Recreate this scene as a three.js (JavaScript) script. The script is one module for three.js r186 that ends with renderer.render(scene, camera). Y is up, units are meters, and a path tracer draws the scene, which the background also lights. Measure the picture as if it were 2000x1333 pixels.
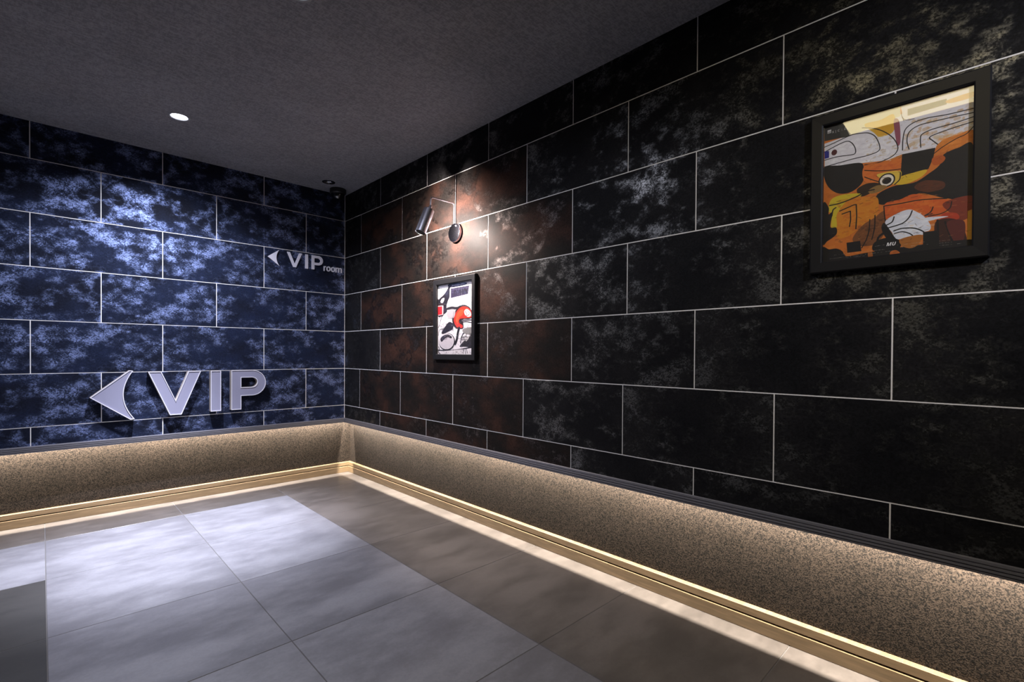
import * as THREE from 'three';
import { RectAreaLightUniformsLib } from 'three/addons/lights/RectAreaLightUniformsLib.js';
import { mergeGeometries } from 'three/addons/utils/BufferGeometryUtils.js';
import { FontLoader } from 'three/addons/loaders/FontLoader.js';
import { TextGeometry } from 'three/addons/geometries/TextGeometry.js';

// ------------------------------------------------------------------ camera, lights, exposure
// Corner of the two tiled walls is x = 0, z = 0; right wall is the plane x = 0, back wall the plane z = 0.
const scene = new THREE.Scene();
scene.background = new THREE.Color(0x000000);
const camera = new THREE.PerspectiveCamera(2 * Math.atan(666.5 / 952.32) * 180 / Math.PI, 2000 / 1333, 0.05, 40);
camera.position.set(-1.7712, 1.0009, 3.8535);
camera.rotation.set(-0.0094, -0.775, 0.0062, 'YXZ');
camera.setViewOffset(2000, 1333, -14.46, -33.11, 2000, 1333);
scene.add(camera);

const renderer = new THREE.WebGLRenderer({ antialias: true });
renderer.toneMapping = THREE.LinearToneMapping;
renderer.toneMappingExposure = 1.0;
renderer.shadowMap.enabled = true;
RectAreaLightUniformsLib.init();

const LIGHT = {
  down: [   // beam and stray light of the three recessed downlights, in candela; the last is swivelled towards the large poster
    { color: [0.83, 0.855, 1.0], beam: 70, spill: 17, wide: [1.32, 1.0] },
    { color: [0.80, 0.83, 1.0], beam: 0.6, spill: 2.3 },
    { color: [0.84, 0.86, 1.0], beam: 7, spill: 0.6, aim: [1.12, -0.80, -1.15] }],
  strip: { color: [1.0, 0.885, 0.73], intensity: 2550 },
  picture: { color: [1.0, 0.86, 0.78], intensity: 6.5 },
  trough: { color: [1.0, 0.82, 0.44], intensity: 2.8 },
};

// ------------------------------------------------------------------ helpers
const H = 2.277;                                   // ceiling height
const col = (r, g, b) => new THREE.Color().setRGB(r, g, b);
function rng(seed) { let a = seed >>> 0; return () => { a = (a + 0x6D2B79F5) >>> 0; let t = Math.imul(a ^ (a >>> 15), 1 | a); t = (t + Math.imul(t ^ (t >>> 7), 61 | t)) ^ t; return ((t ^ (t >>> 14)) >>> 0) / 4294967296; }; }
const smooth = (a, b, x) => { const t = Math.min(1, Math.max(0, (x - a) / (b - a))); return t * t * (3 - 2 * t); };
const mix = (a, b, t) => a + (b - a) * t;
// wrapping value noise, gx x gy cells over a W x H picture
function noise(W, Hh, gx, gy, seed) {
  const r = rng(seed), g = new Float32Array(gx * gy); for (let i = 0; i < g.length; i++) g[i] = r();
  const o = new Float32Array(W * Hh), xi = new Int32Array(W), xj = new Int32Array(W), xf = new Float32Array(W);
  for (let x = 0; x < W; x++) { const f = x / W * gx, i = Math.floor(f), t = f - i; xi[x] = i % gx; xj[x] = (i + 1) % gx; xf[x] = t * t * (3 - 2 * t); }
  for (let y = 0; y < Hh; y++) {
    const f = y / Hh * gy, i = Math.floor(f), t = f - i, s = t * t * (3 - 2 * t), a = (i % gy) * gx, b = ((i + 1) % gy) * gx;
    for (let x = 0; x < W; x++) { const u = xf[x], p = g[a + xi[x]], q = g[a + xj[x]], v = g[b + xi[x]], w = g[b + xj[x]]; o[y * W + x] = (p + (q - p) * u) * (1 - s) + (v + (w - v) * u) * s; }
  }
  return o;
}
function fbm(W, Hh, gx, gy, oct, seed, gain = 0.55) {
  const o = new Float32Array(W * Hh); let amp = 1, tot = 0;
  for (let k = 0; k < oct; k++) { const n = noise(W, Hh, Math.min(W, gx << k), Math.min(Hh, gy << k), seed + k * 101); for (let i = 0; i < o.length; i++) o[i] += n[i] * amp; tot += amp; amp *= gain; }
  for (let i = 0; i < o.length; i++) o[i] = (o[i] / tot - 0.5) * 1.6 + 0.5;
  return o;
}
const s8 = v => { v = Math.min(1, Math.max(0, v)); return Math.round(255 * (v <= 0.0031308 ? 12.92 * v : 1.055 * Math.pow(v, 1 / 2.4) - 0.055)); };
const l8 = v => Math.round(255 * Math.min(1, Math.max(0, v)));
function dataTex(W, Hh, fn, srgb) {
  const d = new Uint8Array(W * Hh * 4), c = [0, 0, 0];
  for (let i = 0; i < W * Hh; i++) { fn(i, c); for (let k = 0; k < 3; k++) d[i * 4 + k] = srgb ? s8(c[k]) : l8(c[k]); d[i * 4 + 3] = 255; }
  const t = new THREE.DataTexture(d, W, Hh, THREE.RGBAFormat);
  t.wrapS = t.wrapT = THREE.RepeatWrapping; t.magFilter = THREE.LinearFilter; t.minFilter = THREE.LinearMipmapLinearFilter; t.generateMipmaps = true;
  if (srgb) t.colorSpace = THREE.SRGBColorSpace; t.needsUpdate = true; return t;
}
const std = (o) => new THREE.MeshStandardMaterial(o);
const phys = (o) => new THREE.MeshPhysicalMaterial(o);

const used = new Map();
function numbered(n) { const k = used.get(n) || 0; used.set(n, k + 1); return k ? `${n}_${String(k).padStart(3, '0')}` : n; }
function mesh(name, geo, mat, parent) { const m = new THREE.Mesh(geo, mat); m.name = name; if (parent) parent.add(m); return m; }
function thing(name, label, category, pos = [0, 0, 0], group, kind) {
  const g = new THREE.Group(); g.name = numbered(name); g.position.set(...pos); g.userData = { label, category };
  if (group) g.userData.group = group; if (kind) g.userData.kind = kind; scene.add(g); return g;
}
// a non-indexed geometry from polygons (each a list of [x,y,z]); flat normals, uv in metres by dominant axis
function polyGeo(polys, uvScale = 1) {
  const p = [], uv = [], A = new THREE.Vector3(), B = new THREE.Vector3(), N = new THREE.Vector3();
  for (const q of polys) {
    A.set(q[1][0] - q[0][0], q[1][1] - q[0][1], q[1][2] - q[0][2]); B.set(q[2][0] - q[0][0], q[2][1] - q[0][1], q[2][2] - q[0][2]); N.crossVectors(A, B);
    const ax = Math.abs(N.x), ay = Math.abs(N.y), az = Math.abs(N.z);
    const uvOf = v => ax >= ay && ax >= az ? [v[2], v[1]] : ay >= az ? [v[0], v[2]] : [v[0], v[1]];
    for (let i = 1; i + 1 < q.length; i++) for (const v of [q[0], q[i], q[i + 1]]) { p.push(...v); const w = uvOf(v); uv.push(w[0] * uvScale, w[1] * uvScale); }
  }
  const g = new THREE.BufferGeometry(); g.setAttribute('position', new THREE.Float32BufferAttribute(p, 3)); g.setAttribute('uv', new THREE.Float32BufferAttribute(uv, 2)); g.computeVertexNormals(); return g;
}
function box(x0, x1, y0, y1, z0, z1) {
  return polyGeo([
    [[x0, y0, z1], [x1, y0, z1], [x1, y1, z1], [x0, y1, z1]], [[x1, y0, z0], [x0, y0, z0], [x0, y1, z0], [x1, y1, z0]],
    [[x0, y0, z0], [x0, y0, z1], [x0, y1, z1], [x0, y1, z0]], [[x1, y0, z1], [x1, y0, z0], [x1, y1, z0], [x1, y1, z1]],
    [[x0, y1, z1], [x1, y1, z1], [x1, y1, z0], [x0, y1, z0]], [[x0, y0, z0], [x1, y0, z0], [x1, y0, z1], [x0, y0, z1]]]);
}
// The two tiled walls share a cross-section: d = depth into the wall from the tile face, s = distance from the corner.
const SIDES = { right: (d, y, s) => [d, y, s], back: (d, y, s) => [-s, y, -d] };
// profile: outline in (d, y), listed so that the front (small d) is on the left and order is clockwise seen from the corner
function sweep(profile, s0, s1, side) {
  const f = SIDES[side], polys = [], n = profile.length;
  const s0f = typeof s0 === 'function' ? s0 : () => s0;
  for (let i = 0; i < n; i++) { const a = profile[i], b = profile[(i + 1) % n];
    polys.push([f(a[0], a[1], s0f(a[0])), f(b[0], b[1], s0f(b[0])), f(b[0], b[1], s1), f(a[0], a[1], s1)]); }
  const cap = THREE.ShapeUtils.triangulateShape(profile.map(p => new THREE.Vector2(p[0], p[1])), []);
  for (const t of cap) { polys.push(t.map(i => f(profile[i][0], profile[i][1], s1))); polys.push(t.map(i => f(profile[i][0], profile[i][1], s0f(profile[i][0])))); }
  // orient outwards: signed volume test
  const g = polyGeo(polys); return g;
}
// tile lying in local xy, front face at z = 0, chamfered edge
function tileGeo(w, h, t, c, us, vs, uo = 0, vo = 0) {
  const a = w / 2, b = h / 2, i = a - c, j = b - c;
  const F = [[-i, -j, 0], [i, -j, 0], [i, j, 0], [-i, j, 0]], E = [[-a, -b, -c], [a, -b, -c], [a, b, -c], [-a, b, -c]], K = [[-a, -b, -t], [a, -b, -t], [a, b, -t], [-a, b, -t]];
  const polys = [F];
  for (let k = 0; k < 4; k++) { const n = (k + 1) % 4; polys.push([E[k], E[n], F[n], F[k]], [K[k], K[n], E[n], E[k]]); }
  const g = polyGeo(polys), p = g.attributes.position, uv = g.attributes.uv;
  for (let k = 0; k < p.count; k++) uv.setXY(k, uo + us * (p.getX(k) / 0.6 + 0.5), vo + vs * (p.getY(k) / (h > 0.4 ? 0.6 : 0.3) + 0.5));
  return g;
}
const geoCache = new Map();
function cached(key, fn) { if (!geoCache.has(key)) geoCache.set(key, fn()); return geoCache.get(key); }

// ------------------------------------------------------------------ materials
// glazed wall tile: near-black ground, with cloudy lustre patches of a metallic glaze that only show where they mirror a lamp
function glaze(seed, ground, tint, lustre, amount, rough) {
  const W = 1024, Hh = 512, big = fbm(W, Hh, 4, 3, 5, seed, 0.6), mid = fbm(W, Hh, 14, 9, 5, seed + 7, 0.62), fine = fbm(W, Hh, 120, 70, 3, seed + 13, 0.7), hue = fbm(W, Hh, 3, 2, 4, seed + 29), spk = noise(W, Hh, 340, 180, seed + 41);
  const m = new Float32Array(W * Hh);
  for (let i = 0; i < m.length; i++) {
    const cloud = smooth(0.44 - amount, 0.84 - amount, big[i] * 0.66 + mid[i] * 0.34);
    const flake = smooth(0.32, 0.78, mid[i] * 0.45 + fine[i] * 0.55);
    m[i] = Math.min(1, cloud * (0.14 + 0.86 * flake) + cloud * smooth(0.84, 0.98, spk[i]) * 0.35);
  }
  const map = dataTex(W, Hh, (i, c) => { const h = smooth(0.15, 0.95, hue[i]), k = 0.6 + 0.8 * fine[i]; for (let j = 0; j < 3; j++) c[j] = mix(ground[j], tint[j], h) * k * (1 - m[i]) + lustre[j] * (0.7 + 0.6 * fine[i]) * m[i]; }, true);
  const orm = dataTex(W, Hh, (i, c) => { c[0] = 1; c[1] = mix(0.60, rough, m[i]) + 0.08 * (fine[i] - 0.5); c[2] = smooth(0.01, 0.12, m[i]); }, false);
  const bump = dataTex(W, Hh, (i, c) => { c[0] = c[1] = c[2] = 0.5 * fine[i] + 0.3 * mid[i] + 0.2 * m[i]; }, false);
  return phys({ map, roughnessMap: orm, metalnessMap: orm, roughness: 1, metalness: 1, bumpMap: bump, bumpScale: 0.00016, specularIntensity: 0.15 });
}
const charcoal = [11, 12, 13].map(s => glaze(s * 977, [0.0075, 0.0075, 0.0090], [0.0145, 0.0140, 0.0155], [0.18, 0.18, 0.176], 0.0, 0.39));
const lampBrown = [21, 22].map(s => glaze(s * 977, [0.011, 0.0095, 0.009], [0.040, 0.0195, 0.0145], [0.125, 0.108, 0.104], 0.0, 0.42));  // brown pigment, with the wall lamp's warm light put into the colour
const navy = [31, 32, 33].map(s => glaze(s * 977, [0.008, 0.010, 0.020], [0.013, 0.019, 0.045], [0.26, 0.33, 0.60], 0.03, 0.57));
const groutM = std({ color: col(0.86, 0.84, 0.84), roughness: 0.85 });

// porcelain floor tile with drifting streaks
function stone(seed, lo, hi, rough) {
  const W = 512, a = fbm(W, W, 2, 4, 5, seed, 0.55), b = fbm(W, W, 6, 14, 4, seed + 5), f = fbm(W, W, 90, 90, 3, seed + 9);
  const map = dataTex(W, W, (i, c) => { const t = smooth(0.15, 0.85, a[i] * 0.7 + b[i] * 0.3), k = 0.93 + 0.14 * f[i]; for (let j = 0; j < 3; j++) c[j] = mix(lo[j], hi[j], t) * k; }, true);
  const orm = dataTex(W, W, (i, c) => { c[0] = 1; c[1] = Math.max(0.26, rough + 0.05 * (a[i] - 0.5) + 0.04 * (f[i] - 0.5)); c[2] = 0; }, false);
  return std({ map, roughnessMap: orm, roughness: 1 });
}
const floorLight = [3, 4, 5].map(s => stone(s * 331, [0.132, 0.130, 0.146], [0.220, 0.218, 0.240], 0.42));
const floorDark = [6, 7, 8].map(s => stone(s * 331, [0.064, 0.057, 0.054], [0.118, 0.105, 0.099], 0.36));
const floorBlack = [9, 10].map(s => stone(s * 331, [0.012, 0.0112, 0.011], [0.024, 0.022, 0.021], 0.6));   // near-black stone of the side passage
const floorGrout = std({ color: col(0.10, 0.095, 0.095), roughness: 0.9 });

// rough stone-chip render of the recessed lower wall
const renderM = (() => {
  const W = 1024, f = fbm(W, W, 420, 420, 2, 71, 0.8), g = fbm(W, W, 150, 150, 3, 73, 0.8), b = fbm(W, W, 5, 5, 4, 79), sp = noise(W, W, 400, 400, 83);
  const map = dataTex(W, W, (i, c) => { const t = smooth(0.22, 0.78, f[i] * 0.7 + g[i] * 0.3), k = 0.85 + 0.3 * b[i], w = sp[i] > 0.999 ? 0.10 : 0; c[0] = mix(0.0035, 0.041, t) * k + w; c[1] = mix(0.0030, 0.0305, t) * k + w; c[2] = mix(0.0029, 0.0238, t) * k + w; }, true);
  const bump = dataTex(W, W, (i, c) => { c[0] = c[1] = c[2] = f[i] * 0.6 + g[i] * 0.4; }, false);
  return phys({ map, bumpMap: bump, bumpScale: 0.0007, roughness: 0.9, specularIntensity: 0.35 });
})();
const ceilingM = (() => {
  const W = 1024, f = fbm(W, W, 60, 200, 3, 91, 0.75), f2 = fbm(W, W, 200, 60, 3, 97, 0.75), b = fbm(W, W, 6, 6, 3, 93);
  const map = dataTex(W, W, (i, c) => { const t = 0.6 * f[i] + 0.4 * f2[i], k = smooth(0.25, 0.75, t); c[0] = mix(0.185, 0.285, k) * (0.92 + 0.16 * b[i]); c[1] = c[0] * 1.0; c[2] = c[0] * 1.10; }, true);
  const bump = dataTex(W, W, (i, c) => { c[0] = c[1] = c[2] = 0.6 * f[i] + 0.4 * f2[i]; }, false);
  return std({ map, bumpMap: bump, bumpScale: 0.0015, roughness: 0.9 });
})();
const woodM = (() => {
  const W = 512, a = fbm(W, W, 3, 40, 4, 51), b = fbm(W, W, 12, 160, 3, 57);
  const map = dataTex(W, W, (i, c) => { const t = smooth(0.2, 0.8, a[i] * 0.5 + b[i] * 0.5); c[0] = mix(0.19, 0.275, t); c[1] = mix(0.132, 0.192, t); c[2] = mix(0.075, 0.110, t); }, true);
  return std({ map, roughness: 0.45 });
})();
const plainWallM = std({ color: col(0.06, 0.06, 0.065), roughness: 0.8 });
const profileM = std({ color: col(0.22, 0.215, 0.24), roughness: 0.42, metalness: 0.4 });
const blackFrameM = phys({ color: col(0.010, 0.010, 0.012), roughness: 0.45, specularIntensity: 0.5 });
const chromeM = std({ color: col(0.66, 0.67, 0.76), roughness: 0.32, metalness: 1 });
const darkM = std({ color: col(0.012, 0.012, 0.013), roughness: 0.5 });
const paperBackM = std({ color: col(0.3, 0.28, 0.25), roughness: 0.9 });
const glassM = phys({ color: 0xffffff, transmission: 1, thickness: 0, roughness: 0.0, ior: 1.5 });

// ------------------------------------------------------------------ tiled walls
const LIP_TOP = 0.4625, LIP_BOT = 0.4275, CAV_TOP = 0.479, BASE = 0.066, LOW = 0.091;     // section through a wall
const S_END = { right: 5.6, back: 4.2 };
const L0 = 2.07, ROW = 0.3, PITCH = 0.3 * 2.0088, J = 0.0044;
function tiledWall(side) {
  const w = new THREE.Group(); w.name = `wall_${side}`; scene.add(w);
  w.userData = { kind: 'structure', category: 'wall', label: side === 'right' ? 'dark charcoal tiled wall, browner around the lamp as painted warm light, carrying the framed posters' : 'dark blue tiled wall carrying the VIP lettering' };
  const end = S_END[side];
  mesh('grout_bed', sweep([[0.0012, LIP_TOP], [0.0012, H + 0.05], [0.012, H + 0.05], [0.012, LIP_TOP]], side === 'right' ? 0 : -0.0012, end, side), groutM, w);
  mesh('wall_core', sweep([[0.012, CAV_TOP], [0.012, H + 0.05], [0.25, H + 0.05], [0.25, CAV_TOP]], -0.25, end, side), plainWallM, w);
  mesh('lower_render', sweep([[LOW, -0.02], [LOW, CAV_TOP], [0.25, CAV_TOP], [0.25, -0.02]], -LOW, end, side), renderM, w);
  const r = rng(side === 'right' ? 5 : 9);
  for (let row = 0; row < 7; row++) {
    const y1 = row === 0 ? H : L0 - ROW * (row - 1) - J / 2, y0 = row === 6 ? LIP_TOP + 0.001 : L0 - ROW * row + J / 2;
    // joint positions, measured from the corner
    let first;
    if (side === 'right') first = row === 5 ? 0.3 * 0.8855 : row % 2 === 0 ? 0.3 * 1.949 : 0.3 * 0.9446;
    else first = row % 2 === 0 ? 0.3 * 2.039 : 0.3 * 1.0346;
    const js = [0.0008]; for (let s = first; s < end; s += PITCH) js.push(s); js.push(end);
    for (let k = 0; k + 1 < js.length; k++) {
      const a = js[k] + J / 2, b = js[k + 1] - J / 2, len = b - a, c = (a + b) / 2, h = y1 - y0;
      if (len < 0.02) continue;
      const fu = r() < 0.5 ? 1 : -1, fv = r() < 0.5 ? 1 : -1, uo = len < 0.5 ? Math.round(r() * 4) / 8 : 0, vo = h < 0.25 ? 0.3 : 0;
      const key = [len.toFixed(3), h.toFixed(3), fu, fv, uo, vo].join();
      const g = cached('t' + key, () => tileGeo(len, h, 0.006, 0.0006, fu, fv, uo, vo));
      let set;
      if (side === 'back') set = navy;
      else set = (c > 0.55 && c < 2.15 && !(row === 0)) ? lampBrown : charcoal;  // warm-painted brown tiles only around the wall lamp
      const t = mesh('tile', g, set[Math.floor(r() * set.length)], w);
      const d = -0.0003 * r();
      const p = SIDES[side](d, (y0 + y1) / 2, c); t.position.set(...p);
      if (side === 'right') t.rotation.y = -Math.PI / 2;
    }
  }
  return w;
}
tiledWall('right'); tiledWall('back');

// grooved dark metal edge profile below the tiles, wooden baseboard, warm strip lights hidden behind the profile
function wallTrim(side, n) {
  const end = S_END[side] - 0.001, prof = [];
  const fr = -0.007, ridge = [[0, 0], [0.005, -0.001], [0.0055, 0.003], [0.0085, 0.003], [0.009, -0.001], [0.0145, -0.001], [0.015, 0.003], [0.018, 0.003], [0.0185, -0.001], [0.024, -0.001], [0.0245, 0.003], [0.0275, 0.003], [0.028, 0], [0.035, 0]];
  for (const [dy, dd] of ridge) prof.push([fr + dd, LIP_BOT + dy]);
  prof.push([-0.0005, LIP_TOP + 0.0022], [0.012, LIP_TOP - 0.0002], [0.036, LIP_TOP - 0.012], [0.036, LIP_BOT]);
  const t = mesh(`trim_${n}`, sweep(prof, d => side === 'right' ? (d < 0 ? -d : -d) : -d, end, side), profileM, scene);
  t.userData = { kind: 'structure', category: 'trim', label: `grooved dark metal edge strip under the ${side === 'right' ? 'charcoal' : 'blue'} wall tiles` };
  const bb = new THREE.Group(); bb.name = `baseboard_${side}`; scene.add(bb);
  bb.userData = { kind: 'structure', category: 'baseboard', label: `light wooden baseboard below the ${side === 'right' ? 'charcoal' : 'blue'} tiled wall` };
  const m45 = d => -d;
  mesh('lower_board', sweep([[BASE - 0.003, 0.0015], [BASE - 0.003, 0.047], [BASE - 0.002, 0.0485], [LOW, 0.0485], [LOW, 0.0015]], m45, end, side), woodM, bb);
  mesh('groove_back', sweep([[BASE + 0.018, 0.0485], [BASE + 0.018, 0.0550], [LOW, 0.0550], [LOW, 0.0485]], m45, end, side), woodM, bb);
  mesh('upper_board', sweep([[BASE, 0.0550], [BASE, 0.081], [BASE + 0.0015, 0.0825], [LOW, 0.0825], [LOW, 0.0550]], m45, end, side), woodM, bb);
  // strip light
  const sd = 0.0425, sy = CAV_TOP - 0.004, s0 = -0.055, s1 = end - 0.03, len = s1 - s0;
  const p0 = SIDES[side](sd, sy, (s0 + s1) / 2);
  const led = thing('strip_light', `warm LED strip hidden behind the metal edge of the ${side === 'right' ? 'charcoal' : 'blue'} tiled wall`, 'strip light', p0);
  const alongX = side === 'back';
  const L = alongX ? [len, 0.010] : [0.010, len];
  mesh('channel', box(-L[0] / 2, L[0] / 2, -0.001, 0.004, -L[1] / 2, L[1] / 2), std({ color: col(0.7, 0.7, 0.7), roughness: 0.5 }), led);
  const k = alongX ? [len, 0.003] : [0.003, len];
  mesh('diffuser', box(-k[0] / 2, k[0] / 2, -0.003, -0.001, -k[1] / 2, k[1] / 2), std({ color: col(0.8, 0.8, 0.8), emissive: col(...LIGHT.strip.color), emissiveIntensity: 1.0 }), led);
  const ra = new THREE.RectAreaLight(col(...LIGHT.strip.color), LIGHT.strip.intensity, k[0], k[1]);
  ra.name = 'strip_glow'; ra.position.set(0, -0.0035, 0); ra.rotation.x = -Math.PI / 2; led.add(ra);
}
wallTrim('back', 1); wallTrim('right', 2);

// ------------------------------------------------------------------ floor
const floor = new THREE.Group(); floor.name = 'floor'; floor.userData = { kind: 'structure', category: 'floor', label: 'square stone-look floor tiles, pale path between darker border tiles' }; scene.add(floor);
mesh('grout_bed', box(-4.3, 0.09, -0.06, -0.0012, -0.09, 5.7), floorGrout, floor);
{
  const r = rng(77), xs = [0.088], zs = [-0.088, 0.297];
  for (let x = -0.55; x > -4.2; x -= 0.6055) xs.push(x); xs.push(-4.2);
  for (let z = 0.901; z < 5.6; z += 0.604) zs.push(z); zs.push(5.6);
  const g = 0.0032;
  for (let i = 0; i + 1 < xs.length; i++) for (let k = 0; k + 1 < zs.length; k++) {
    const w = xs[i] - xs[i + 1] - g, d = zs[k + 1] - zs[k] - g; if (w < 0.02 || d < 0.02) continue;
    const cx = (xs[i] + xs[i + 1]) / 2, cz = (zs[k] + zs[k + 1]) / 2;
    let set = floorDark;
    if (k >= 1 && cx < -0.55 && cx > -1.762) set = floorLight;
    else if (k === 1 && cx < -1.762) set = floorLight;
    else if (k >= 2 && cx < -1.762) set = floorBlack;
    const fu = r() < 0.5 ? 1 : -1, fv = r() < 0.5 ? 1 : -1;
    const t = mesh('floor_tile', cached(['f', w.toFixed(3), d.toFixed(3), fu, fv].join(), () => { const q = tileGeo(w, d, 0.008, 0.0008, fu, fv); const p = q.attributes.position, uv = q.attributes.uv; for (let n = 0; n < p.count; n++) uv.setXY(n, fu * (p.getX(n) / 0.62 + 0.5), fv * (p.getY(n) / 0.62 + 0.5)); return q; }), set[Math.floor(r() * set.length)], floor);
    t.position.set(cx, -0.0003 * r(), cz); t.rotation.x = -Math.PI / 2;
  }
}

// ------------------------------------------------------------------ ceiling with openings, unseen walls that close the room
const DOWN = [[-1.235, 0.652], [-1.12, 2.06], [-1.12, 4.75]];
const SPR = [-0.232, 0.226];
const TR = { x0: -1.51, x1: -1.02, z0: 3.18, z1: 4.4 };
{
  const sh = new THREE.Shape(); sh.moveTo(-4.3, -0.1); sh.lineTo(0.1, -0.1); sh.lineTo(0.1, 5.7); sh.lineTo(-4.3, 5.7); sh.closePath();
  const hole = (x, z, rad) => { const p = new THREE.Path(); p.absarc(x, z, rad, 0, Math.PI * 2, true); sh.holes.push(p); };
  for (const [x, z] of DOWN) hole(x, z, 0.043); hole(SPR[0], SPR[1], 0.036);
  const g = new THREE.ExtrudeGeometry(sh, { depth: 0.02, bevelEnabled: false, curveSegments: 28 });
  g.rotateX(Math.PI / 2); g.translate(0, H + 0.02, 0);
  const c = mesh('ceiling', g, ceilingM, scene); c.userData = { kind: 'structure', category: 'ceiling', label: 'dark grey ceiling covered with fibrous textured paper' };
  const top = mesh('ceiling_slab', box(-4.4, 0.25, H + 0.2, H + 0.3, -0.25, 5.8), plainWallM, c);
  const wl = mesh('wall_left', box(-4.4, -4.2, -0.05, H + 0.2, -0.25, 5.8), plainWallM, scene); wl.userData = { kind: 'structure', category: 'wall', label: 'plain dark wall opposite the posters' };
  const wf = mesh('wall_front', box(-4.4, 0.25, -0.05, H + 0.2, 5.6, 5.8), plainWallM, scene); wf.userData = { kind: 'structure', category: 'wall', label: 'plain dark wall facing the VIP lettering' };
}

// ------------------------------------------------------------------ ceiling fittings
const lathe = (pts, seg = 40) => new THREE.LatheGeometry(pts.map(p => new THREE.Vector2(p[0], p[1])), seg);
const dlLabels = ['lit recessed ceiling downlight above the large VIP letters', 'recessed ceiling downlight halfway along the poster wall', 'recessed ceiling downlight swivelled towards the large poster'];
DOWN.forEach(([x, z], i) => {
  const t = thing('downlight', dlLabels[i], 'downlight', [x, H, z], 'recessed ceiling downlights');
  mesh('trim_ring', lathe([[0.040, 0.004], [0.040, -0.002], [0.043, -0.004], [0.050, -0.003], [0.052, 0], [0.052, 0.001]]), std({ color: col(0.3, 0.3, 0.31), roughness: 0.4 }), t);
  mesh('reflector', lathe([[0.040, 0.003], [0.032, 0.03], [0.030, 0.05], [0, 0.05]]), std({ color: col(0.8, 0.8, 0.82), roughness: 0.25, metalness: 1 }), t);
  const D = LIGHT.down[i], c = col(...D.color);
  mesh('lens', lathe([[0, 0.004], [0.033, 0.004], [0.0335, 0.006], [0.033, 0.008], [0, 0.008]]), std({ color: col(0.9, 0.9, 0.9), emissive: c, emissiveIntensity: i ? 4 : 12 }), t);
  for (const [nm, I, ang, pen] of [['downlight_beam', D.beam, 0.47, 1], ['downlight_spill', D.spill, ...(D.wide || [1.45, 0.35])]]) {
    const s = new THREE.SpotLight(c, I, 0, ang, pen, 2); s.name = nm; s.position.set(0, -0.006, 0); s.target.position.set(...(D.aim && nm === 'downlight_beam' ? D.aim : [0, -1, 0])); s.target.name = nm + '_aim'; s.shadow.radius = 1.4; t.add(s); t.add(s.target);
  }
});
{ // concealed sprinkler
  const t = thing('ceiling_sprinkler', 'small chrome recessed fitting in the ceiling next to the dome camera', 'sprinkler', [SPR[0], H, SPR[1]]);
  mesh('flange', lathe([[0.033, 0.004], [0.033, -0.002], [0.036, -0.005], [0.046, -0.002], [0.047, 0.0005]]), std({ color: col(0.06, 0.06, 0.065), roughness: 0.25, metalness: 0.8 }), t);
  mesh('cup', lathe([[0.033, 0.003], [0.031, 0.018], [0, 0.018]]), std({ color: col(0.5, 0.5, 0.52), roughness: 0.15, metalness: 1, side: THREE.DoubleSide }), t);
  mesh('nozzle', lathe([[0, -0.004], [0.006, -0.003], [0.008, 0.004], [0.012, 0.008], [0.013, 0.018]]), chromeM, t);
}
{ // dome camera
  const t = thing('dome_camera', 'black glossy dome security camera in the ceiling corner', 'camera', [-0.112, H, 0.118]);
  mesh('base', lathe([[0, 0.0], [0.060, 0.0], [0.062, -0.004], [0.062, -0.030], [0.058, -0.036], [0.051, -0.038]]), std({ color: col(0.012, 0.012, 0.013), roughness: 0.35 }), t);
  const pts = []; for (let k = 0; k <= 16; k++) { const a = k / 16 * Math.PI / 2; pts.push([0.051 * Math.cos(a), -0.036 - 0.052 * Math.sin(a)]); }
  mesh('dome', lathe(pts), phys({ color: col(0.01, 0.01, 0.012), roughness: 0.06, clearcoat: 1, clearcoatRoughness: 0.03 }), t);
}
{ // warm surface-mounted light box over the camera position (mirrored in the poster glass)
  const w = TR.x1 - TR.x0, l = TR.z1 - TR.z0, t = thing('light_box', 'warm flat light box on the ceiling across from the large poster', 'ceiling light', [(TR.x0 + TR.x1) / 2, H, (TR.z0 + TR.z1) / 2]);
  mesh('housing', box(-w / 2, w / 2, -0.026, -0.0005, -l / 2, l / 2), std({ color: col(0.5, 0.45, 0.33), roughness: 0.6 }), t);
  mesh('diffuser', box(-w / 2 + 0.004, w / 2 - 0.004, -0.030, -0.026, -l / 2 + 0.004, l / 2 - 0.004), std({ color: col(0.8, 0.8, 0.7), emissive: col(...LIGHT.trough.color), emissiveIntensity: LIGHT.trough.intensity }), t);
  const ra = new THREE.RectAreaLight(col(...LIGHT.trough.color), LIGHT.trough.intensity, w - 0.01, l - 0.01); ra.name = 'light_box_glow'; ra.position.set(0, -0.032, 0); ra.rotation.x = -Math.PI / 2; t.add(ra);
}

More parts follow.
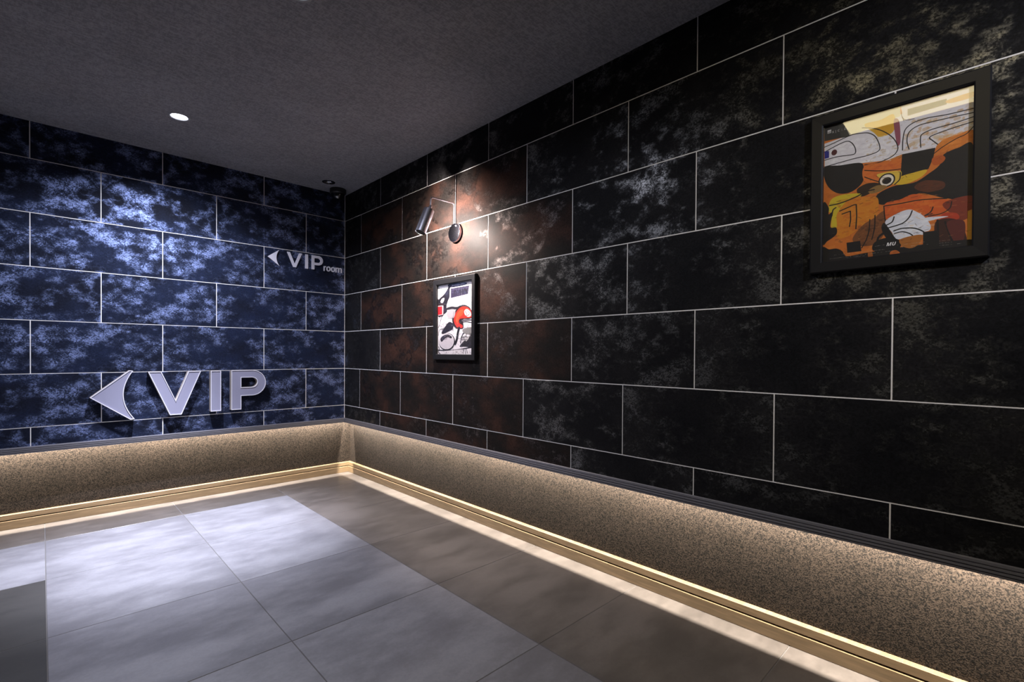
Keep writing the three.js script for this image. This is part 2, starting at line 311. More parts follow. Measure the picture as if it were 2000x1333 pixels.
// ------------------------------------------------------------------ posters
function unquad(q) { // photo quad (TL, TR, BR, BL) -> unit square, for laying out the print
  return (x, y) => { let u = 0.5, v = 0.5;
    for (let k = 0; k < 12; k++) {
      const ax = mix(q[0][0], q[1][0], u), ay = mix(q[0][1], q[1][1], u), bx = mix(q[3][0], q[2][0], u), by = mix(q[3][1], q[2][1], u);
      const px = mix(ax, bx, v), py = mix(ay, by, v), dux = mix(q[1][0] - q[0][0], q[2][0] - q[3][0], v), duy = mix(q[1][1] - q[0][1], q[2][1] - q[3][1], v), dvx = bx - ax, dvy = by - ay;
      const D = dux * dvy - duy * dvx, ex = x - px, ey = y - py; u += (ex * dvy - ey * dvx) / D; v += (dux * ey - duy * ex) / D;
    } return [u, v]; };
}
function printTexture(W, Hh, quad, draw) {
  const cv = document.createElement('canvas'); cv.width = W; cv.height = Hh; const c = cv.getContext('2d'), m = unquad(quad);
  const P = (x, y) => { const [u, v] = m(x, y); return [u * W, v * Hh]; };
  const path = (pts, close, tension = true) => { const q = pts.map(p => P(p[0], p[1])); c.beginPath(); c.moveTo(...q[0]);
    if (!tension || q.length < 3) { for (let i = 1; i < q.length; i++) c.lineTo(...q[i]); if (close) c.closePath(); return; }
    const n = q.length, at = i => close ? q[(i + n) % n] : q[Math.max(0, Math.min(n - 1, i))];
    for (let i = 0; i < (close ? n : n - 1); i++) { const a = at(i - 1), b = at(i), d = at(i + 1), e = at(i + 2); c.bezierCurveTo(b[0] + (d[0] - a[0]) / 6, b[1] + (d[1] - a[1]) / 6, d[0] - (e[0] - b[0]) / 6, d[1] - (e[1] - b[1]) / 6, d[0], d[1]); }
    if (close) c.closePath(); };
  const fill = (color, pts, straight) => { path(pts, true, !straight); c.fillStyle = color; c.fill(); };
  const line = (color, w, pts, straight) => { path(pts, false, !straight); c.strokeStyle = color; c.lineWidth = w; c.lineCap = 'round'; c.lineJoin = 'round'; c.stroke(); };
  const blob = (color, x, y, rx, ry) => { const p = P(x, y); c.beginPath(); c.ellipse(p[0], p[1], rx, ry, 0, 0, Math.PI * 2); c.fillStyle = color; c.fill(); };
  const r = rng(W * 31 + Hh);
  const smear = (color, pts, n, len, wd) => { // brush dabs inside a box given by photo points
    for (let k = 0; k < n; k++) { const u = r(), v = r(), x = mix(mix(pts[0][0], pts[1][0], u), mix(pts[3][0], pts[2][0], u), v), y = mix(mix(pts[0][1], pts[1][1], u), mix(pts[3][1], pts[2][1], u), v), p = P(x, y), a = (r() - 0.5) * 1.2; c.globalAlpha = 0.12 + 0.3 * r(); c.strokeStyle = color; c.lineWidth = wd * (0.4 + r()); c.lineCap = 'round'; c.beginPath(); c.moveTo(...p); c.lineTo(p[0] + Math.cos(a) * len * r(), p[1] + Math.sin(a) * len * r()); c.stroke(); } c.globalAlpha = 1; };
  draw({ c, W, Hh, P, fill, line, blob, smear, r });
  const t = new THREE.CanvasTexture(cv); t.colorSpace = THREE.SRGBColorSpace; t.magFilter = THREE.LinearFilter; return t;
}
const FW = 0.414, FH = 0.494, BAR = 0.034, DEP = 0.022;
function framedPoster(label, tex, y, z) {
  const t = thing('framed_poster', label, 'poster', [0, y, z]); t.rotation.y = -Math.PI / 2;      // local z points into the room, local x along +z
  const a = FW / 2, b = FH / 2, i = a - BAR, j = b - BAR;
  const rail = (A, B, C, D, nx, ny) => { // outer A-B, inner C-D, mitred
    const f = (p, z) => [p[0], p[1], z], o = (p, k) => [p[0] - nx * k, p[1] - ny * k];
    const ch = 0.003;
    const mA = [A[0] + (D[0] - A[0]) * 0.1, A[1] + (D[1] - A[1]) * 0.1], mB = [B[0] + (C[0] - B[0]) * 0.1, B[1] + (C[1] - B[1]) * 0.1];
    const iD = [D[0] + (A[0] - D[0]) * 0.1, D[1] + (A[1] - D[1]) * 0.1], iC = [C[0] + (B[0] - C[0]) * 0.1, C[1] + (B[1] - C[1]) * 0.1];
    return polyGeo([[f(mA, DEP), f(mB, DEP), f(iC, DEP - 0.001), f(iD, DEP - 0.001)], [f(A, DEP - ch), f(B, DEP - ch), f(mB, DEP), f(mA, DEP)], [f(A, 0.001), f(B, 0.001), f(B, DEP - ch), f(A, DEP - ch)],
      [f(iD, DEP - 0.001), f(iC, DEP - 0.001), f(C, DEP - 0.004), f(D, DEP - 0.004)], [f(D, DEP - 0.004), f(C, DEP - 0.004), f(C, 0.001), f(D, 0.001)], [f(B, 0.001), f(A, 0.001), f(D, 0.001), f(C, 0.001)]]);
  };
  const o = [[-a, -b], [a, -b], [a, b], [-a, b]], n = [[-i, -j], [i, -j], [i, j], [-i, j]];
  for (let k = 0; k < 4; k++) mesh('frame_rail', rail(o[k], o[(k + 1) % 4], n[(k + 1) % 4], n[k], [0, 1, 0, -1][k], [-1, 0, 1, 0][k]), blackFrameM, t);
  mesh('backing_board', box(-i, i, -j, j, 0.001, 0.006), paperBackM, t);
  const pg = new THREE.PlaneGeometry(2 * i, 2 * j); pg.translate(0, 0, 0.0065);
  mesh('print', pg, std({ map: tex, roughness: 0.6 }), t);
  mesh('glass_pane', box(-i, i, -j, j, 0.0085, 0.0105), glassM, t);
}
const artMono = printTexture(720, 880, [[200, 240], [635, 175], [632, 1095], [200, 1090]], ({ c, W, Hh, fill, line, blob, smear }) => {
  c.fillStyle = '#f0eaf0'; c.fillRect(0, 0, W, Hh);
  smear('#8f8896', [[200, 600], [630, 560], [630, 1090], [200, 1090]], 160, 60, 14); smear('#ffffff', [[320, 400], [630, 330], [630, 900], [220, 900]], 140, 90, 26);
  fill('#17131f', [[340, 215], [360, 240], [352, 330], [350, 385], [330, 430], [312, 500], [318, 560], [270, 600], [205, 620], [200, 400], [240, 380], [290, 330], [325, 270]]);
  fill('#f4eef4', [[200, 238], [338, 216], [325, 275], [285, 340], [235, 385], [200, 402]]);
  blob('#15121c', 216, 272, 9, 9);
  fill('#f0e9ee', [[235, 430], [255, 400], [283, 392], [278, 425], [262, 452], [240, 450]]);
  fill('#2a2640', [[345, 220], [540, 200], [540, 232], [360, 262]]); line('#c9c4dc', 5, [[370, 250], [420, 232], [480, 225], [535, 218]]); line('#c9c4dc', 4, [[380, 232], [440, 240], [520, 210]]);
  fill('#29233c', [[365, 275], [590, 240], [575, 345], [365, 395]], true); smear('#8d86a6', [[370, 280], [590, 250], [570, 350], [370, 390]], 60, 40, 7);
  for (const [x, y] of [[410, 330], [440, 325], [470, 322], [500, 318], [530, 312]]) line('#0d0a14', 11, [[x, y + 18], [x + 4, y - 22], [x + 16, y - 24], [x + 20, y + 14]]);
  line('#0d0a14', 10, [[545, 300], [568, 296], [550, 330], [575, 325]]);
  line('#e8e2ea', 5, [[356, 280], [358, 390]]); line('#17131f', 16, [[290, 400], [335, 388], [310, 430]]);
  fill('#3a1d22', [[198, 486], [275, 480], [275, 605], [198, 615]]); fill('#ead9dc', [[202, 490], [270, 485], [268, 600], [202, 610]], true); fill('#c5202c', [[200, 500], [256, 494], [256, 596], [200, 604]], true); line('#8a1019', 5, [[206, 560], [214, 535], [218, 575]]);
  line('#1a161e', 34, [[325, 525], [380, 515], [440, 520], [480, 508]]); line('#1a161e', 20, [[470, 500], [530, 488], [590, 520], [622, 590]]);
  fill('#2b0f10', [[390, 700], [385, 640], [410, 570], [460, 515], [520, 490], [585, 510], [625, 570], [632, 630], [590, 655], [520, 660], [520, 700], [520, 770], [470, 780], [420, 765]]);
  fill('#d8301c', [[408, 690], [412, 620], [440, 560], [490, 510], [545, 500], [595, 530], [620, 590], [612, 635], [540, 645], [478, 655], [470, 700], [512, 735], [505, 765], [445, 755]]);
  fill('#f0562c', [[430, 670], [440, 600], [480, 545], [520, 540], [510, 600], [470, 640], [455, 720]]); fill('#f3dfe0', [[530, 560], [560, 530], [600, 560], [612, 610], [580, 630], [545, 610]]); line('#7c1410', 6, [[540, 560], [560, 590], [550, 620], [590, 600]]); line('#7c1410', 5, [[575, 555], [600, 590]]);
  line('#5d5862', 20, [[480, 690], [520, 672], [630, 668]]); line('#1c1820', 12, [[500, 695], [560, 690], [632, 705]]); fill('#17131c', [[478, 668], [500, 668], [498, 690], [480, 690]]);
  fill('#b6afb6', [[330, 545], [420, 540], [400, 640], [320, 620]]); line('#3c3742', 5, [[330, 640], [390, 640], [410, 560]]);
  line('#1c1822', 9, [[265, 612], [245, 640], [225, 720], [205, 760]]); line('#efe9ee', 6, [[275, 612], [250, 650], [222, 740]]); line('#1c1822', 7, [[205, 860], [225, 790], [300, 770]]);
  fill('#231d2a', [[300, 740], [350, 690], [400, 720], [390, 780], [340, 810], [270, 840], [250, 820]]); smear('#19141e', [[240, 720], [400, 700], [400, 820], [240, 840]], 60, 34, 14);
  blob('#19151d', 318, 938, 172, 112); blob('#e9e3e8', 312, 930, 158, 101); blob('#cfc7cf', 312, 932, 146, 92);
  fill('#2a242e', [[235, 900], [270, 862], [330, 845], [378, 870], [372, 895], [330, 880], [290, 900], [262, 930], [245, 935]]); smear('#2a242e', [[235, 880], [330, 860], [320, 900], [240, 930]], 34, 26, 10);
  line('#151119', 42, [[470, 770], [455, 830], [445, 900], [425, 960]]); line('#ece6ea', 9, [[540, 795], [500, 815], [478, 870], [462, 950], [430, 1020]]); line('#151119', 18, [[530, 820], [500, 880], [490, 950]]);
  fill('#8d8a88', [[520, 780], [632, 760], [632, 850], [530, 830]]); fill('#2c282c', [[500, 960], [560, 900], [632, 850], [632, 1000], [540, 1000], [480, 1000]]); fill('#cfcaca', [[540, 900], [600, 860], [560, 930]]); smear('#0f0c10', [[500, 830], [632, 830], [632, 1000], [480, 990]], 70, 50, 12);
  line('#1a161e', 14, [[200, 1040], [300, 1045], [430, 1040], [632, 1005]]); fill('#e4dde2', [[240, 1055], [520, 1030], [520, 1088], [230, 1088]], true); smear('#29232c', [[210, 1040], [520, 1030], [520, 1088], [210, 1088]], 50, 26, 6);
  line('#17131c', 10, [[210, 1000], [225, 1040], [205, 1060], [230, 1085]]); line('#17131c', 9, [[525, 1020], [520, 1085]]); line('#17131c', 9, [[545, 1020], [548, 1085]]); line('#17131c', 8, [[560, 1030], [570, 1080]]);
  smear('#3c3640', [[200, 620], [630, 700], [632, 1090], [200, 1090]], 150, 24, 4); smear('#fdfbfd', [[200, 640], [460, 640], [632, 1060], [200, 1060]], 90, 30, 5); smear('#8a8490', [[330, 420], [630, 380], [630, 500], [330, 540]], 60, 40, 6); smear('#5c1410', [[410, 520], [610, 500], [500, 760], [410, 760]], 40, 20, 5);
});
const artColour = printTexture(1000, 1230, [[150, 372], [1040, 130], [1030, 1088], [135, 1180]], ({ c, W, Hh, P, fill, line, blob, smear, r }) => {
  const K = '#141216';
  c.fillStyle = '#c8702a'; c.fillRect(0, 0, W, Hh);
  smear('#a85a22', [[150, 600], [1030, 500], [1030, 1080], [140, 1180]], 200, 90, 22); smear('#d98a3c', [[150, 600], [1030, 500], [1030, 1080], [140, 1180]], 160, 70, 18);
  // pale upper bands
  fill('#d9d6dc', [[150, 470], [420, 380], [640, 290], [1040, 150], [1040, 500], [840, 500], [650, 530], [560, 565], [150, 610]], true);
  fill('#2b2b2c', [[150, 372], [280, 338], [320, 420], [150, 455]], true); fill('#3a3a36', [[240, 345], [285, 335], [325, 420], [270, 432]], true);
  fill('#c9c4a8', [[280, 338], [640, 240], [640, 300], [325, 420]], true); fill('#cfa83e', [[420, 350], [520, 322], [600, 290], [600, 385], [520, 425], [480, 400]]); fill('#d2a02e', [[480, 380], [600, 350], [590, 400], [520, 420]]);
  fill('#d6d2d4', [[640, 240], [1040, 132], [1040, 240], [660, 320]], true); fill('#6d6a64', [[682, 260], [898, 205], [898, 238], [682, 300]], true); fill('#c89a62', [[900, 215], [1040, 170], [1040, 200], [920, 232]]);
  smear('#b07a3a', [[660, 340], [1040, 240], [1030, 480], [660, 520]], 90, 26, 22); smear('#efeff2', [[170, 470], [600, 400], [600, 560], [160, 600]], 120, 70, 16); smear('#a8874e', [[430, 440], [620, 420], [620, 560], [420, 580]], 40, 26, 12);
  smear('#c8b08a', [[660, 330], [1030, 250], [1030, 430], [660, 500]], 60, 30, 20);
  fill('#c9742a', [[840, 500], [880, 450], [960, 420], [1036, 400], [1034, 495], [900, 512]]); fill('#8b4a5a', [[600, 330], [632, 330], [640, 450], [620, 470]]); smear('#e09040', [[860, 430], [1034, 400], [1034, 490], [850, 505]], 40, 50, 16);
  const ln = (p, w = 6, s) => line(K, w, p, s);
  ln([[405, 370], [470, 372], [540, 392], [595, 430], [622, 475], [620, 510], [585, 545], [500, 580], [420, 592]], 7);
  ln([[150, 490], [220, 462], [330, 415], [400, 402], [450, 402], [490, 425], [515, 480], [505, 510], [440, 535], [330, 560], [150, 608]], 7);
  ln([[150, 520], [230, 480], [300, 452], [335, 460], [358, 490], [360, 520], [335, 532], [240, 545], [150, 568]], 7);
  ln([[660, 330], [648, 300], [645, 275]], 4); ln([[650, 305], [670, 325], [720, 318]], 4);
  ln([[652, 505], [655, 440], [670, 380], [720, 340], [800, 315], [900, 300], [1036, 270]], 7); ln([[690, 500], [678, 450], [690, 400], [740, 362], [840, 335], [1036, 295]], 7); ln([[757, 490], [755, 440], [765, 412], [820, 385], [930, 355], [1036, 320]], 7); ln([[850, 475], [820, 450], [805, 435], [830, 418], [920, 385], [1036, 348]], 7); ln([[830, 530], [880, 490], [950, 445], [1000, 420], [1036, 378]], 6);
  fill('#2a2c86', [[150, 515], [182, 512], [182, 552], [150, 560]], true); blob('#4b1f22', 218, 520, 22, 26);
  // black masses
  fill(K, [[150, 610], [260, 596], [390, 580], [415, 610], [418, 660], [395, 710], [330, 755], [250, 765], [185, 735], [150, 680]]);
  fill('#d0702c', [[420, 600], [560, 575], [645, 560], [640, 650], [520, 690], [420, 690]]); smear('#c05a2a', [[430, 610], [640, 570], [640, 640], [430, 680]], 40, 50, 18);
  fill(K, [[650, 530], [838, 495], [825, 560], [800, 620], [720, 660], [640, 660]], true);
  fill(K, [[880, 540], [960, 500], [1036, 492], [1034, 800], [900, 800], [760, 765], [700, 790], [560, 830], [500, 820], [500, 770], [600, 720], [720, 700], [800, 650], [860, 600]]);
  fill('#b4561f', [[825, 555], [870, 540], [892, 560], [870, 590], [832, 600], [818, 580]]); fill('#5b2e1c', [[720, 730], [780, 690], [880, 700], [880, 740], [790, 760]]); smear('#3a2016', [[720, 690], [880, 690], [880, 770], [720, 770]], 50, 40, 10);
  fill('#d3b02e', [[610, 705], [640, 665], [720, 640], [790, 625], [770, 660], [710, 695], [650, 712]]); fill('#d9b848', [[500, 660], [530, 640], [640, 630], [635, 680], [600, 710]]);
  ln([[420, 625], [500, 628], [580, 625], [640, 618]], 7); ln([[420, 665], [470, 682], [515, 695]], 7); ln([[640, 640], [635, 680], [605, 710]], 8);
  blob('#e8dfd0', 558, 684, 54, 54); c.lineWidth = 10; { const p = P(558, 684); c.strokeStyle = K; c.beginPath(); c.ellipse(p[0], p[1], 52, 52, 0, 0, 7); c.stroke(); c.fillStyle = K; c.beginPath(); c.ellipse(p[0], p[1] + 4, 32, 28, 0, 0, 7); c.fill(); c.strokeStyle = '#6b5a3a'; c.lineWidth = 4; c.beginPath(); c.ellipse(p[0] - 3, p[1] + 4, 22, 18, 0, 3, 5.6); c.stroke(); }
  fill('#2a1a12', [[370, 740], [430, 705], [500, 700], [520, 720], [440, 770], [390, 780]]); fill('#8a6a3a', [[445, 745], [500, 715], [560, 720], [520, 750], [460, 765]]);
  // lower left ochre field
  fill('#c8b22a', [[175, 870], [190, 810], [240, 780], [330, 765], [400, 770], [330, 830], [260, 860], [240, 960], [195, 965], [200, 890]]);
  fill('#cc8022', [[240, 880], [330, 790], [430, 785], [500, 790], [505, 860], [480, 920], [390, 970], [310, 1020], [240, 1030], [235, 950]]); smear('#b85a1c', [[240, 800], [500, 790], [480, 960], [240, 1030]], 60, 60, 18);
  fill(K, [[140, 830], [178, 850], [178, 890], [205, 880], [190, 965], [230, 970], [230, 1010], [170, 1050], [135, 1060]]);
  ln([[185, 838], [260, 822], [350, 790], [430, 752], [480, 740]], 10); ln([[255, 870], [350, 832], [365, 830], [368, 900], [362, 975]], 9, true); ln([[270, 888], [326, 870], [328, 920], [320, 962]], 9, true); ln([[200, 900], [208, 865], [228, 850]], 10);
  ln([[452, 920], [448, 980], [430, 1040], [400, 1090]], 8); ln([[485, 895], [482, 970], [465, 1040]], 8); line('#d9c08a', 3, [[405, 1005], [396, 1035]]);
  fill('#7a4a28', [[400, 960], [480, 910], [545, 870], [560, 960], [500, 1060], [400, 1080], [340, 1040]]); smear('#4a2a18', [[380, 960], [560, 880], [540, 1070], [360, 1080]], 60, 50, 14);
  ln([[452, 920], [448, 980], [430, 1040], [400, 1090]], 8); ln([[485, 895], [482, 970], [465, 1040]], 8);
  // lower right red field and white leaf
  fill('#c85a22', [[545, 830], [640, 800], [720, 770], [840, 795], [920, 815], [925, 840], [890, 880], [960, 900], [955, 935], [860, 940], [800, 910], [640, 900], [560, 930]]); smear('#d87a30', [[560, 820], [820, 780], [880, 860], [560, 920]], 50, 60, 18);
  fill('#7a2f1c', [[880, 830], [1030, 790], [1030, 900], [960, 940], [930, 900]]); fill('#b03a1e', [[880, 890], [950, 890], [960, 925], [870, 940]]);
  ln([[540, 840], [640, 825], [760, 805], [900, 800]], 8); ln([[540, 840], [545, 900], [552, 950]], 8); ln([[925, 820], [915, 860], [870, 890], [800, 905]], 7); ln([[825, 850], [812, 880], [780, 900], [820, 890]], 8);
  fill('#3a1c16', [[840, 940], [960, 935], [1000, 1080], [860, 1080]]); ln([[850, 930], [855, 1080]], 14); ln([[890, 940], [930, 1060]], 12); fill('#5a2420', [[900, 945], [990, 940], [985, 1060], [940, 1060]]); fill('#c8902e', [[1008, 880], [1030, 870], [1030, 1085], [1005, 1088]], true);
  fill('#d8dbe6', [[548, 935], [620, 885], [690, 862], [740, 880], [780, 910], [812, 960], [805, 990], [770, 1000], [768, 1015], [690, 1030], [608, 1040], [590, 1000]]); fill('#d8dbe6', [[780, 915], [840, 908], [908, 908], [850, 922], [790, 935]]); smear('#f2f4fa', [[600, 900], [760, 890], [790, 990], [620, 1030]], 50, 60, 14);
  ln([[555, 955], [590, 935], [602, 905]], 9); ln([[570, 970], [650, 945], [690, 910], [708, 870]], 9); ln([[600, 990], [650, 975], [720, 975], [770, 995], [775, 1010]], 9); ln([[605, 1005], [650, 995], [690, 1005], [710, 1018]], 8);
  fill(K, [[540, 940], [560, 960], [600, 1020], [620, 1050], [600, 1080], [545, 1020], [525, 970]]); ln([[500, 1070], [505, 1030], [540, 1000]], 16);
  // dark foot of the print with credits
  fill(K, [[135, 1090], [180, 1100], [230, 1095], [270, 1110], [300, 1140], [400, 1125], [560, 1100], [700, 1080], [800, 1070], [1030, 1050], [1030, 1090], [135, 1182]]); fill(K, [[300, 1060], [390, 1048], [398, 1110], [305, 1120]], true); fill(K, [[770, 1000], [850, 990], [850, 1070], [770, 1080]], true); fill(K, [[480, 1060], [560, 1030], [640, 1050], [620, 1100], [480, 1110]]);
  fill('#a8672a', [[640, 1040], [760, 1015], [745, 1070], [700, 1095], [650, 1080]]); fill('#b8642a', [[580, 1115], [610, 1105], [636, 1120], [620, 1135], [580, 1135]]); fill('#a05a24', [[440, 1120], [465, 1115], [470, 1145], [445, 1150]]);
  smear('#241a14', [[150, 590], [1030, 500], [1030, 1080], [140, 1170]], 260, 40, 5); smear('#e0a860', [[180, 800], [980, 760], [980, 1040], [180, 1040]], 90, 30, 4); smear('#8b8a90', [[160, 470], [1030, 240], [1030, 480], [160, 600]], 130, 26, 4);
  c.fillStyle = '#f2f2f4'; { const p = P(552, 1082), q = P(612, 1060); c.save(); c.translate(p[0], p[1]); c.transform(1, 0, -0.25, 1, 0, 0); c.font = 'bold 40px sans-serif'; c.fillText('MU', 0, 0); c.restore(); }
  c.strokeStyle = '#b9b4b0'; c.lineWidth = 3;
  const dashes = (x0, y0, x1, y1, n) => { for (let k = 0; k < n; k++) { if (r() < 0.25) continue; const a = P(mix(x0, x1, k / n), mix(y0, y1, k / n)), b = P(mix(x0, x1, (k + 0.6) / n), mix(y0, y1, (k + 0.6) / n)); c.globalAlpha = 0.3 + 0.5 * r(); c.beginPath(); c.moveTo(...a); c.lineTo(...b); c.stroke(); } c.globalAlpha = 1; };
  dashes(485, 1082, 545, 1072, 8); dashes(620, 1075, 780, 1058, 20); dashes(860, 1055, 925, 1048, 9); dashes(860, 1068, 930, 1062, 9); dashes(860, 1082, 930, 1076, 8); dashes(940, 1076, 985, 1070, 6); dashes(215, 1135, 560, 1098, 34); dashes(165, 1160, 600, 1108, 44); dashes(300, 1150, 420, 1138, 14); dashes(640, 1088, 800, 1072, 18);
  // emblem and title line in the upper left corner
  c.fillStyle = '#c9c9cc'; { const p = P(172, 390), q = P(197, 408); c.fillRect(p[0], p[1], q[0] - p[0], 30); c.fillStyle = '#2b2b2c'; for (let k = 0; k < 4; k++) c.fillRect(p[0] + 4 + k * 6, p[1] + 14, 3, 12); c.fillStyle = '#d6d6d2'; c.font = '26px sans-serif'; const t = P(204, 402); c.fillText('X | C  :  Z | ·  · · · · · ·', t[0], t[1] + 6); }
});
framedPoster('black framed poster with white and black collage and red crescent, under the wall lamp', artMono, 1.206, 1.497);
framedPoster('black framed poster with orange, yellow and black abstract painting on the charcoal tiles', artColour, 1.507, 3.593);

// ------------------------------------------------------------------ wall lamp
{
  const t = thing('wall_lamp', 'chrome wall lamp with bent arm and tubular head above the small poster', 'wall lamp', [0, 1.716, 1.503]);
  // everything in world axes, relative to the disc centre on the wall
  const rot = g => { g.rotateZ(Math.PI / 2); return g; };                 // lathe axis y -> -x
  mesh('wall_plate', rot(lathe([[0.0001, 0.001], [0.054, 0.001], [0.055, 0.002], [0.055, 0.020], [0.053, 0.022], [0.0001, 0.022]])), std({ color: col(0.55, 0.56, 0.68), roughness: 0.12, metalness: 1 }), t);
  mesh('plate_screw', rot(lathe([[0.0001, 0.021], [0.005, 0.021], [0.005, 0.025], [0.004, 0.026], [0.0001, 0.026]], 14)), chromeM, t).position.set(0, 0.036, 0.022);
  const arm = new THREE.CurvePath(), V = (x, y, z = -0.010) => new THREE.Vector3(x, y, z);
  arm.add(new THREE.LineCurve3(V(-0.012, 0.045), V(-0.012, 0.166))); arm.add(new THREE.QuadraticBezierCurve3(V(-0.012, 0.166), V(-0.012, 0.178), V(-0.024, 0.178)));
  arm.add(new THREE.LineCurve3(V(-0.024, 0.178), V(-0.158, 0.178))); arm.add(new THREE.QuadraticBezierCurve3(V(-0.158, 0.178), V(-0.178, 0.178), V(-0.178, 0.158))); arm.add(new THREE.LineCurve3(V(-0.178, 0.158), V(-0.179, 0.122)));
  mesh('arm', new THREE.TubeGeometry(arm, 60, 0.0048, 12, false), chromeM, t);
  const head = new THREE.Group(); head.name = 'head'; t.add(head); head.position.set(-0.179, 0.125, -0.010); head.rotation.z = -0.392;   // bottom swings away from the wall
  mesh('neck', lathe([[0.0001, 0.004], [0.007, 0.003], [0.0095, -0.001], [0.0095, -0.026]], 24), chromeM, head);
  // shell: tube open along the wall side; lathe angle 0 is +z, pi/2 is +x
  const R = 0.031, top = -0.026, bot = -0.176, gap = 0.80, s = Math.PI / 2 + gap + 0.10;
  const outer = [[R - 0.002, bot], [R, bot + 0.001], [R, top - 0.002], [R - 0.002, top], [R - 0.002, bot]].map(p => new THREE.Vector2(...p));
  mesh('shell', new THREE.LatheGeometry(outer, 56, s, Math.PI * 2 - 2 * gap), std({ color: col(0.66, 0.67, 0.76), roughness: 0.32, metalness: 1, side: THREE.DoubleSide }), head);
  mesh('top_cap', lathe([[0.0001, top + 0.001], [R - 0.002, top + 0.001], [R - 0.001, top], [R - 0.001, top - 0.004], [0.0001, top - 0.004]]), chromeM, head);
  mesh('end_cap', lathe([[0.0001, bot + 0.006], [R - 0.003, bot + 0.006], [R - 0.003, bot + 0.003], [0.0001, bot + 0.003]]), darkM, head);
  mesh('bulb', lathe([[0.0001, -0.062], [0.008, -0.064], [0.010, -0.075], [0.010, -0.135], [0.006, -0.144], [0.0001, -0.146]], 20), std({ color: col(0.9, 0.9, 0.88), emissive: col(...LIGHT.picture.color), emissiveIntensity: 6 }), head);
  const p = new THREE.PointLight(col(...LIGHT.picture.color), LIGHT.picture.intensity, 0, 2); p.name = 'lamp_glow'; p.position.set(0.012, -0.105, 0); p.shadow.radius = 0.35; head.add(p);
}

// ------------------------------------------------------------------ VIP lettering
// inward offset of a closed polygon (counter-clockwise) by d
function inset(poly, d) {
  const n = poly.length, out = [];
  for (let i = 0; i < n; i++) { const a = poly[(i + n - 1) % n], b = poly[i], c = poly[(i + 1) % n];
    const e1 = [b[0] - a[0], b[1] - a[1]], e2 = [c[0] - b[0], c[1] - b[1]], l1 = Math.hypot(...e1), l2 = Math.hypot(...e2), n1 = [-e1[1] / l1, e1[0] / l1], n2 = [-e2[1] / l2, e2[0] / l2];
    let k = 1 + n1[0] * n2[0] + n1[1] * n2[1]; k = Math.max(k, 0.35); out.push([b[0] + (n1[0] + n2[0]) * d / k, b[1] + (n1[1] + n2[1]) * d / k]); }
  return out;
}
const shapeOf = (o, holes = []) => { const s = new THREE.Shape(o.map(p => new THREE.Vector2(...p))); for (const h of holes) s.holes.push(new THREE.Path(h.map(p => new THREE.Vector2(...p)))); return s; };
const ccw = p => THREE.ShapeUtils.isClockWise(p.map(q => new THREE.Vector2(...q))) ? p.slice().reverse() : p;
const arc = (cx, cy, rx, ry, a0, a1, n) => Array.from({ length: n + 1 }, (_, k) => { const a = mix(a0, a1, k / n); return [cx + rx * Math.cos(a), cy + ry * Math.sin(a)]; });
const faceM = std({ color: col(0.27, 0.27, 0.37), roughness: 0.45 }), rimM = std({ color: col(0.68, 0.67, 0.75), roughness: 0.4 }), returnM = std({ color: col(0.42, 0.37, 0.34), roughness: 0.55 }), smallM = std({ color: col(0.80, 0.79, 0.90), roughness: 0.45 });
function letter(name, label, category, group, outline, holes, depth, rim) {
  const o = ccw(outline), hs = holes.map(h => ccw(h));
  const xs = o.map(p => p[0]), ys = o.map(p => p[1]), cx = (Math.min(...xs) + Math.max(...xs)) / 2, y0 = Math.min(...ys);
  const mv = p => p.map(q => [q[0] - cx, q[1] - y0]), O = mv(o), HS = hs.map(mv);
  const t = thing(name, label, category, [cx, y0, 0.0008], group);
  mesh('letter_return', new THREE.ExtrudeGeometry(shapeOf(O, HS), { depth: depth - 0.004, bevelEnabled: false }), rim ? returnM : smallM, t);
  if (!rim) { const f = new THREE.ExtrudeGeometry(shapeOf(O, HS), { depth: 0.004, bevelEnabled: false }); f.translate(0, 0, depth - 0.004); mesh('letter_face', f, smallM, t); return t; }
  const IN = inset(O, rim), IH = HS.map(h => inset(h, -rim));
  const band = mergeGeometries([new THREE.ExtrudeGeometry(shapeOf(O, [IN]), { depth: 0.006, bevelEnabled: false }), ...HS.map((h, k) => new THREE.ExtrudeGeometry(shapeOf(IH[k], [h]), { depth: 0.006, bevelEnabled: false }))]); band.translate(0, 0, depth - 0.004);
  mesh('letter_rim', band, rimM, t);
  const f = new THREE.ExtrudeGeometry(shapeOf(IN, IH), { depth: 0.003, bevelEnabled: false }); f.translate(0, 0, depth - 0.004); mesh('letter_face', f, faceM, t);
  return t;
}
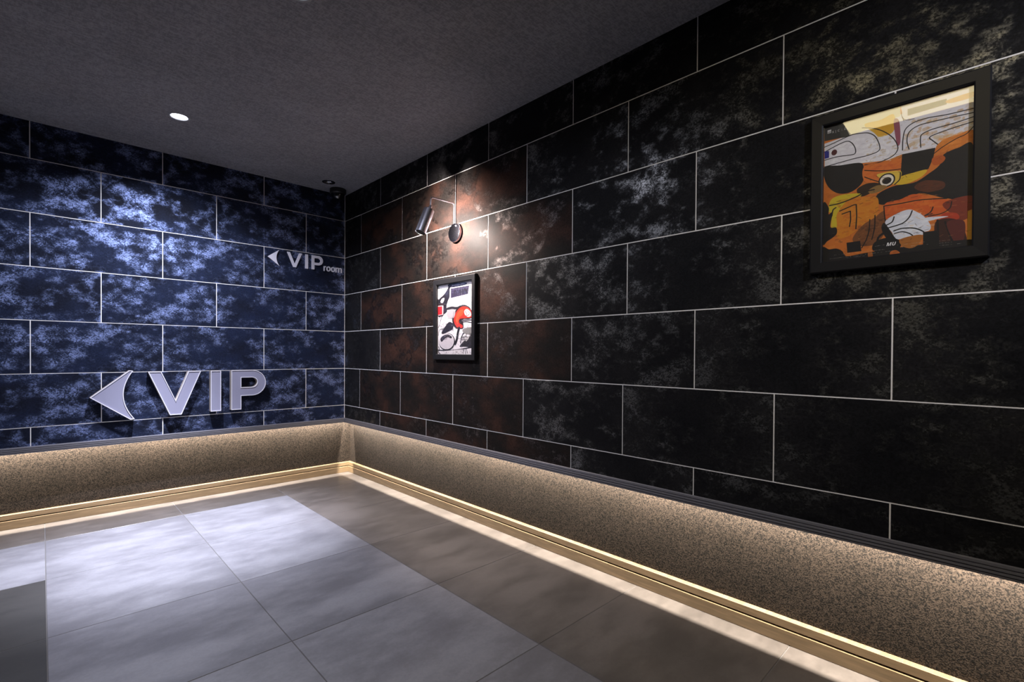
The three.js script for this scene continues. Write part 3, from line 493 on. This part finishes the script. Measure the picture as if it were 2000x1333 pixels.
// P outline: stem left/right, top, bowl bottom, right edge, foot
function letterP(l, sr, top, foot, bowlBot, right, inTop, inBot, inRight) {
  const ry = (top - bowlBot) / 2, cy = (top + bowlBot) / 2, iy = (inTop - inBot) / 2, icy = (inTop + inBot) / 2;
  return [[[l, foot], [sr, foot], [sr, bowlBot], ...arc(right - ry, cy, ry, ry, -Math.PI / 2, Math.PI / 2, 20), [l, top]], [[sr, inBot], ...arc(inRight - iy, icy, iy, iy, -Math.PI / 2, Math.PI / 2, 16), [sr, inTop]]];
}
{
  const G = 'large raised VIP letters low on the blue tiled wall', D = 0.042, rim = 0.0045;
  // arrow head with hollow back
  const back = []; { const A = [-1.3735, 0.8785], M2 = [-1.4175, 0.7285], B = [-1.366, 0.5815]; const q = new THREE.QuadraticBezierCurve(new THREE.Vector2(B[0] + 0.004, B[1]), new THREE.Vector2(2 * M2[0] - (A[0] + B[0]) / 2, 2 * M2[1] - (A[1] + B[1]) / 2), new THREE.Vector2(A[0] + 0.004, A[1])); for (const p of q.getPoints(24)) back.push([p.x, p.y]); }
  letter('sign_arrow', 'large raised arrow head with curved back left of the big letter V', 'sign', G, [[-1.571, 0.7235], [-1.382, 0.5775], ...back, [-1.388, 0.8815]], [], D, rim);
  letter('sign_letter', 'large raised letter V low on the blue tiled wall', 'sign letter', G, [[-1.2965, 0.871], [-1.1835, 0.5895], [-1.1205, 0.5885], [-1.012, 0.871], [-1.083, 0.871], [-1.152, 0.682], [-1.2285, 0.871]], [], D, rim);
  letter('sign_letter', 'large raised letter I between the big V and P', 'sign letter', G, [[-0.9565, 0.594], [-0.8955, 0.594], [-0.8955, 0.870], [-0.9565, 0.870]], [], D, rim);
  const [po, ph] = letterP(-0.833, -0.771, 0.871, 0.595, 0.690, -0.611, 0.8185, 0.750, -0.668);
  letter('sign_letter', 'large raised letter P low on the blue tiled wall', 'sign letter', G, po, [ph], D, rim);
}
{
  const G = 'small VIP room lettering high on the blue tiled wall', D = 0.010;
  const back = []; { const q = new THREE.QuadraticBezierCurve(new THREE.Vector2(-0.5075, 1.6385), new THREE.Vector2(-0.5505, 1.697), new THREE.Vector2(-0.5095, 1.7595)); for (const p of q.getPoints(20)) back.push([p.x, p.y]); }
  letter('sign_arrow', 'small flat arrow head with curved back before the small VIP room lettering', 'sign', G, [[-0.590, 1.7005], ...back], [], D, 0);
  letter('sign_letter', 'small flat letter V of the VIP room lettering', 'sign letter', G, [[-0.454, 1.7545], [-0.4085, 1.6455], [-0.3885, 1.6455], [-0.345, 1.7545], [-0.3655, 1.7545], [-0.3985, 1.669], [-0.4335, 1.7545]], [], D, 0);
  letter('sign_letter', 'small flat letter I of the VIP room lettering', 'sign letter', G, [[-0.3195, 1.646], [-0.2990, 1.646], [-0.2990, 1.755], [-0.3195, 1.755]], [], D, 0);
  const [po, ph] = letterP(-0.271, -0.2505, 1.755, 1.646, 1.682, -0.1835, 1.7365, 1.7005, -0.2035);
  letter('sign_letter', 'small flat letter P of the VIP room lettering', 'sign letter', G, po, [ph], D, 0);
  const font = await new FontLoader().loadAsync('fonts/droid/droid_sans_regular.typeface.json');
  const chars = [['r', 'tiny letter r right after the small letter P'], ['o', 'tiny letter o next to the r of the word room'], ['o', 'tiny letter o next to the m of the word room'], ['m', 'tiny letter m closest to the corner of the two tiled walls']];
  let x = -0.1765; const wid = [0.0215, 0.0365, 0.0365, 0.056];
  chars.forEach(([ch, label], k) => {
    const g = new TextGeometry(ch, { font, size: 0.0475, depth: D, curveSegments: 8, bevelEnabled: true, bevelThickness: 0.0008, bevelSize: 0.0012, bevelOffset: 0, bevelSegments: 1 });
    g.computeBoundingBox(); const b = g.boundingBox, w = b.max.x - b.min.x; g.translate(-(b.min.x + b.max.x) / 2, -b.min.y, -b.min.z);
    const tw = wid[k] - 0.004; g.scale(tw / w, 1, 1);
    const m = mesh(numbered('sign_letter'), g, smallM, scene); m.position.set(x + tw / 2, 1.6445, 0.0008); m.userData = { label, category: 'sign letter', group: G }; x += wid[k];
  });
}

scene.traverse(o => { if (o.isMesh) { o.castShadow = true; o.receiveShadow = true; } if (o.isSpotLight || o.isPointLight) { o.castShadow = true; o.shadow.mapSize.set(2048, 2048); o.shadow.bias = -0.0005; } });
renderer.render(scene, camera);
